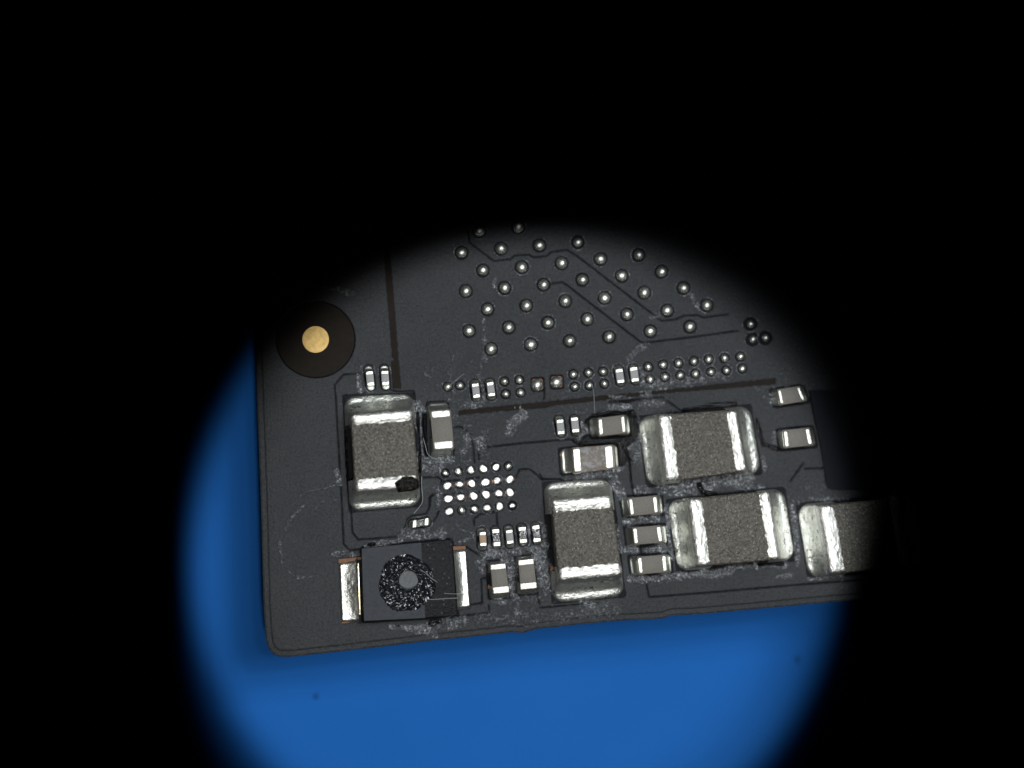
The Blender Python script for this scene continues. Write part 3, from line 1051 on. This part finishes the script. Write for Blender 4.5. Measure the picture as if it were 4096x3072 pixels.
def big_terminal(Q, rg, axis, side, h, seed, R=0.20, Re=0.14):
    """plated end: rounded outer edge, ragged inner edge, lumpy tin surface"""
    n1, n2 = 34, 64
    a = np.concatenate([[0.0, 0.0], np.linspace(0, 1, n1 - 2) ** 1.15])       # away from the end
    b = np.concatenate([[0.0, 0.0], (1 - np.cos(np.linspace(0, 1, n2 - 4) * np.pi)) / 2, [1.0, 1.0]])
    Ag, Bg = np.meshgrid(a, b, indexing='ij')
    s0, s1, t0, t1 = rg
    L1 = np.linalg.norm(Q[1] - Q[0]); L2 = np.linalg.norm(Q[3] - Q[0])
    ln = (s1 - s0) * L1 if axis == 'h' else (t1 - t0) * L2
    wd = L2 if axis == 'h' else L1
    ext = 1.15
    if axis == 'h':
        s = s0 + Ag * (s1 - s0) * ext if side == 0 else s1 - Ag * (s1 - s0) * ext
        t = Bg
    else:
        t = t0 + Ag * (t1 - t0) * ext if side == 0 else t1 - Ag * (t1 - t0) * ext
        s = Bg
    xy = (Q[0] * ((1 - s) * (1 - t))[..., None] + Q[1] * (s * (1 - t))[..., None]
          + Q[2] * (s * t)[..., None] + Q[3] * ((1 - s) * t)[..., None])
    px = xy[..., 0] / MM + 5000; py = xy[..., 1] / MM + 5000
    ea = Ag * ln * ext; eb = np.minimum(Bg, 1 - Bg) * wd
    drop = R * (1 - np.sqrt(np.clip(1 - (1 - np.clip(ea / R, 0, 1)) ** 2, 0, 1))) \
        + Re * (1 - np.sqrt(np.clip(1 - (1 - np.clip(eb / Re, 0, 1)) ** 2, 0, 1)))
    inner = np.clip((ea - ln * 0.35) / (ln * 0.80), 0, 1)
    z = h + 0.052 - drop - 0.070 * inner ** 1.8 + 0.030 * (fbm(px, py, 16, seed, 3) - 0.5) + 0.014 * (lat(px, py, 5, seed + 9) - 0.5)
    z[0, :] = 0.0; z[:, 0] = 0.0; z[:, -1] = 0.0
    c = xy.mean((0, 1))
    out = xy + (xy - c) * 0.0
    V = np.dstack([out, z]).reshape(-1, 3)
    F = ngrid(n1, n2)
    i = (n1 // 2) * n2 + n2 // 2
    q = (i, i + 1, i + n2 + 1)
    if np.cross(V[q[1]] - V[q[0]], V[q[2]] - V[q[0]])[2] < 0:
        F = [tuple(reversed(x)) for x in F]
    return V, F


def chip(kind, quad, axis, tl, h, pad, body_mat, term_mat, label, seed, hw, lip, r_body, r_term, fil_mat, rc=0.22, grow=0.012, zb=0.0):
    Q = UP(np.asarray(quad), h)[:, :2]
    v, f = quad_box(Q, 0.02 if axis == 'h' else 0.005, 0.98 if axis == 'h' else 0.995,
                    0.005 if axis == 'h' else 0.02, 0.995 if axis == 'h' else 0.98, zb, h, r_body)
    b = mk(kind, v, f, body_mat, root, label=label)
    for side in (0, 1):
        if axis == 'h':
            rg = (0, tl[0], 0, 1) if side == 0 else (1 - tl[1], 1, 0, 1)
        else:
            rg = (0, 1, 0, tl[0]) if side == 0 else (0, 1, 1 - tl[1], 1)
        if h > 0.8:
            v, f = big_terminal(Q, rg, axis, side, h, seed * 3 + side)
        else:
            v, f = quad_box(Q, *rg, zb - 0.01, h + grow, r_term, grow=grow, seg=4)
        mk('terminal', v, f, term_mat, b)
    if pad is not None:
        for side in (0, 1):
            fillet(Q, np.asarray(pad), side, axis, tl[side], h, hw, lip, b, fil_mat, seed * 7 + side, rc=rc)
    return b


for i, (quad, ax, tl, pad, lb) in enumerate(bigs):
    chip('capacitor', quad, ax, tl, 0.95, pad, 'ceramic_big', 'tin_terminal', lb, 300 + i, 0.62, 0.075, 0.07, 0.15, 'solder_pad', rc=0.17, grow=0.02)
for i, (quad, ax, tl, pad, mt, tm, lb) in enumerate(mids):
    chip('capacitor', quad, ax, tl, 0.48, pad, mt, tm, lb, 400 + i, 0.30, 0.035, 0.02,
         0.03 if tm == 'tin_dull' else 0.085, 'solder_shiny', rc=0.2, grow=0.006)
for i, (ends, hw, wl, wr, mt, kind, lb) in enumerate(chips):
    k = scale_of[i]
    a, b = np.asarray(ends)
    ax = (b - a) / np.linalg.norm(b - a)
    nr = np.array([ax[1], -ax[0]]) * hw * k          # to the right when pointing down
    quad = np.array([a - nr, a + nr, b + nr, b - nr])
    if nr[0] < 0:
        quad = quad[[1, 0, 3, 2]]
    axis = 'v'
    wa, wb = np.asarray(wl)
    rr = wr * k - 3.0
    na = np.array([ax[1], -ax[0]]) * rr
    if na[0] < 0:
        na = -na
    ea, eb = wa - ax * rr, wb + ax * rr
    pad = np.array([ea - na, ea + na, eb + na, eb - na])
    if abs(ax[0]) > abs(ax[1]):
        # sideways chip
        nn = np.array([0, 1.0]) * hw * k
        quad = np.array([a - nn, b - nn, b + nn, a + nn])
        np_ = np.array([0, 1.0]) * rr
        pad = np.array([ea - np_, eb - np_, eb + np_, ea + np_])
        axis = 'h'
    res_ = kind == 'resistor'
    chip(kind, quad, axis, (0.26, 0.26), 0.15 if res_ else 0.21, pad, mt, 'tin_bright', lb, 500 + i, 0.10, 0.025, 0.012,
         0.03, 'solder_shiny', rc=0.42, grow=0.005)

# burnt, melted corner of the big capacitor
q = R4((1590, 1470), (1690, 1400), (1800, 1395), (1868, 1440), (1878, 1520), (1800, 1560), (1640, 1575))
cv = q.mean(0)
cap0 = [o for o in bpy.data.objects if o.name == 'capacitor'][0]
rings = []
for kk, (sc, z) in enumerate(((1.0, 0.93), (0.97, 1.01), (0.75, 1.05), (0.45, 1.035), (0.15, 1.03))):
    pp = cv + (q - cv) * sc
    vz = UP(pp, 0.97); vz[:, 2] = z + rng.uniform(-0.012, 0.012, len(pp))
    rings.append(vz)
V = np.vstack(rings); nn = len(q)
F = []
for a in range(len(rings) - 1):
    for j in range(nn):
        F.append((a * nn + j, a * nn + (j + 1) % nn, (a + 1) * nn + (j + 1) % nn, (a + 1) * nn + j))
F.append(tuple(range((len(rings) - 1) * nn, len(rings) * nn)))
F = [tuple(reversed(x)) for x in F]
mk('burn_mark', V, F, 'burnt', cap0, label='black melted blister on one corner')

# ------------------------------------------------------------------ black block with two leads
HB = 0.55
Q = UP(block_quad, HB)[:, :2]
v, f = quad_box(Q, 0, 1, 0, 1, 0, HB, 0.03)
blk = mk('inductor', v, f, 'block_plastic', root, label='square black block with a grey face and a rough dark ring on top')


def slab(name, px, z0, z1, mat, parent, label=None):
    n_ = len(px)
    a = UP(px, z1); b = a.copy(); b[:, 2] = z0
    return mk(name, np.vstack([a, b]), [tuple(range(n_ - 1, -1, -1))] + [(i, (i + 1) % n_, n_ + (i + 1) % n_, n_ + i) for i in range(n_)],
              mat, parent, smooth=False, label=label)


slab('face_panel', T1((500, 322), (1308, 240), (1330, 620), (1364, 1265), (536, 1304), (515, 820)), HB - 0.02, HB + 0.014, 'block_face', blk)
# etched ring: polar grid with rough relief
rc_, nr_, na_ = T1((1110, 775))[0], 17, 100
disc_c = T1((1135, 745))[0]
V = []
ang = np.linspace(0, 2 * np.pi, na_, endpoint=False)
kx = 650 / 2212.0
for i in range(nr_):
    u = i / (nr_ - 1)
    for a in ang:
        ro = 395 + 12 * math.sin(3 * a + 1) + 8 * math.sin(7 * a) + rng.uniform(-5, 5)
        outer = T1((1105, 795))[0] + np.array([math.cos(a) * ro * 0.99, math.sin(a) * ro * 1.01]) * kx
        inner = disc_c + np.array([math.cos(a), math.sin(a)]) * 118 * kx
        p = inner + (outer - inner) * u
        zz = HB + 0.018 + (0.0 if i in (0, nr_ - 1) else rng.uniform(-0.010, 0.036))
        if i in (0, nr_ - 1):
            zz = HB - 0.01
        w3 = UP(p, HB); w3[2] = zz
        V.append(w3)
V = np.array(V)
F = []
for i in range(nr_ - 1):
    for j in range(na_):
        F.append((i * na_ + j, i * na_ + (j + 1) % na_, (i + 1) * na_ + (j + 1) % na_, (i + 1) * na_ + j))
mk('etched_ring', V, F, 'etched', blk, smooth=False)
a = np.linspace(0, 2 * np.pi, 26, endpoint=False)
rr = 122 * (1 + 0.04 * np.sin(3 * a + 0.5) + 0.03 * np.sin(5 * a))
slab('centre_disc', disc_c + np.stack([np.cos(a) * rr * 1.04, np.sin(a) * rr * 0.95], -1) * kx, HB - 0.01, HB + 0.035, 'disc_grey', blk)


def lead(px, prof, name, mat, seed):
    """soldered lead: quad in photo pixels (outer top, inner top, inner bottom, outer bottom)"""
    ns, nt = 22, 36
    s, t = np.meshgrid(np.linspace(0, 1, ns), np.linspace(0, 1, nt), indexing='ij')
    p = (px[0] * ((1 - s) * (1 - t))[..., None] + px[1] * (s * (1 - t))[..., None]
         + px[2] * (s * t)[..., None] + px[3] * ((1 - s) * t)[..., None])
    xyz = UP(p.reshape(-1, 2)).reshape(ns, nt, 3)
    z = prof(s, t) + 0.03 * (fbm(p[..., 0], p[..., 1], 40, seed, 4) - 0.5)
    e = np.minimum(np.minimum(s / 0.10, 1), np.minimum(np.minimum(t, 1 - t) / 0.035, 1))
    xyz[..., 2] = -0.03 + (z + 0.03) * np.sqrt(np.clip(1 - (1 - e) ** 2, 0, 1))
    V = xyz.reshape(-1, 3); F = ngrid(ns, nt)
    a_, b_, c_ = V[F[0][0]], V[F[0][1]], V[F[0][2]]
    if np.cross(b_ - a_, c_ - a_)[2] < 0:
        F = [tuple(reversed(q)) for q in F]
    return mk(name, V, F, mat, blk)


lead(T1((190, 520), (420, 475), (460, 1315), (222, 1325)),
     lambda s, t: 0.05 + 0.16 * np.clip((s - 0.50 + 0.34 * np.sin(np.pi * t ** 0.8)) / 0.90, 0, 1) ** 1.6, 'lead', 'solder_rough', 71)
lead(T1((1920, 330), (1745, 345), (1800, 1155), (1978, 1125)),
     lambda s, t: 0.05 + 0.17 * np.clip((s - 0.48 + 0.16 * np.sin(np.pi * t)) / 0.75, 0, 1) ** 1.6, 'lead', 'solder_rough', 83)
for px in (T1((185, 465), (440, 440), (400, 492), (188, 522)), T1((445, 440), (496, 438), (497, 470), (440, 470)),
           T1((1745, 292), (1912, 285), (1916, 330), (1748, 342)), T1((225, 1320), (330, 1312), (330, 1330), (230, 1342))):
    v = UP(px); v[:, 2] = -0.008
    mk('copper_edge', v, [(0, 3, 2, 1)], 'copper', blk, smooth=False)
v, f = quad_box(UP(T1((425, 520), (470, 505), (497, 1225), (460, 1235)), 0.16)[:, :2], 0, 1, 0, 1, 0.0, 0.18, 0.03)
mk('lead_bar', v, f, 'lead_brass', blk)

# copper slivers beside chips
for px in (R6((103, 1300), (130, 1262), (165, 1258), (118, 1318)), S3((1380, 640), (1402, 575), (1425, 625), (1400, 650)),
           S3((692, 840), (700, 795), (730, 815), (720, 845))):
    v = UP(px); v[:, 2] = 0.03
    mk('copper_sliver', v, [(0, 3, 2, 1)], 'copper', root, smooth=False)

# black shell at the right rim
sh = np.array([(3252, 1630), (3268, 1710), (3288, 1800), (3300, 1880), (3306, 1930), (3316, 1950), (3332, 1958), (3700, 1950), (3700, 1560), (3240, 1560)], float)
n_ = len(sh)
a = UP(sh, 0.14); b = UP(sh, 0.0); b[:, 2] = -0.02
mk('shield_cover', np.vstack([a, b]), [tuple(range(n_))[::1]] + [(i, n_ + i, n_ + (i + 1) % n_, (i + 1) % n_) for i in range(n_)], 'black_shell', root,
   smooth=False, label='flat black cover at the right rim of the light')


# ------------------------------------------------------------------ loose fibres lying on the board
def fibre(pts, r, z, label, name='fibre'):
    p = UP(pts, z)
    # smooth resample
    tt = np.linspace(0, len(p) - 1, (len(p) - 1) * 8 + 1)
    P = np.stack([np.interp(tt, np.arange(len(p)), p[:, k]) for k in range(3)], -1)
    for _ in range(6):
        P[1:-1] = (P[:-2] + 2 * P[1:-1] + P[2:]) / 4
    nseg = 5
    V = []
    for i in range(len(P)):
        d = P[min(i + 1, len(P) - 1)] - P[max(i - 1, 0)]
        d /= np.linalg.norm(d) + 1e-9
        sd = np.array([-d[1], d[0], 0])
        up = np.cross(d, sd)
        for j in range(nseg):
            a = 2 * math.pi * j / nseg
            V.append(P[i] + r * (math.cos(a) * sd + math.sin(a) * up))
    F = []
    for i in range(len(P) - 1):
        for j in range(nseg):
            F.append((i * nseg + j, i * nseg + (j + 1) % nseg, (i + 1) * nseg + (j + 1) % nseg, (i + 1) * nseg + j))
    o = mk(name, V, F, 'fibre_white', smooth=True)
    o['label'] = label
    o['category'] = 'fibre'
    return o


fibre(R5((118, 1110), (140, 1190), (165, 1290), (220, 1335), (280, 1350)), 0.009, 0.06, 'fine white fibre curling round the small capacitor in the dark well')
fibre(S1((1898, 20), (1900, 150), (1912, 250), (1905, 310), (1860, 370), (1812, 425)), 0.009, 0.05, 'long thin white fibre below the burnt corner of the large capacitor')
fibre(T1((1300, 610), (1380, 660), (1440, 720), (1528, 780)), 0.009, HB + 0.06, 'short white fibre across the upper side of the rough ring')
fibre(T1((1350, 1010), (1480, 1015), (1650, 1000), (1810, 995)), 0.009, HB + 0.05, 'straight white fibre across the dark side of the black block')
fibre(T1((1620, 930), (1720, 938), (1860, 935)), 0.007, HB + 0.05, 'faint white fibre end reaching over the right lead')
fibre(T2((965, -60), (992, 60), (1002, 200), (1005, 330), (1015, 460)), 0.007, 0.03, 'thin white fibre crossing the brown horizontal strip')
fibre(R5((400, 545), (480, 470), (570, 400)), 0.007, 0.05, 'thin white fibre over the leftmost small solder bump')


# ------------------------------------------------------------------ specks of dust on the mat
for px, r, lb in ((S6((1040, 895))[0], 0.10, 'dark dust speck on the blue mat below the black block'),
                  (S7((1515, 575))[0], 0.10, 'dark dust speck on the blue mat near the right rim of the light')):
    c = UP(px, ZM)
    V = []; F = []
    for i in range(4):
        th = i / 3 * math.pi / 2
        for j in range(9):
            a = 2 * math.pi * j / 9
            q = r * (0.15 + 0.85 * math.sin(th)) * (1 + 0.25 * math.sin(2 * a + 1) + 0.12 * math.sin(5 * a))
            V.append(c + np.array([q * math.cos(a) * 0.7, q * math.sin(a) * 1.2, 0.03 + 0.05 * math.cos(th)]))
    for i in range(3):
        for j in range(9):
            F.append((i * 9 + j, (i + 1) * 9 + j, (i + 1) * 9 + (j + 1) % 9, i * 9 + (j + 1) % 9))
    F.append(tuple(range(9)))
    o = mk('dust_speck', V, F, 'speck')
    o['label'] = lb
    o['category'] = 'dust speck'
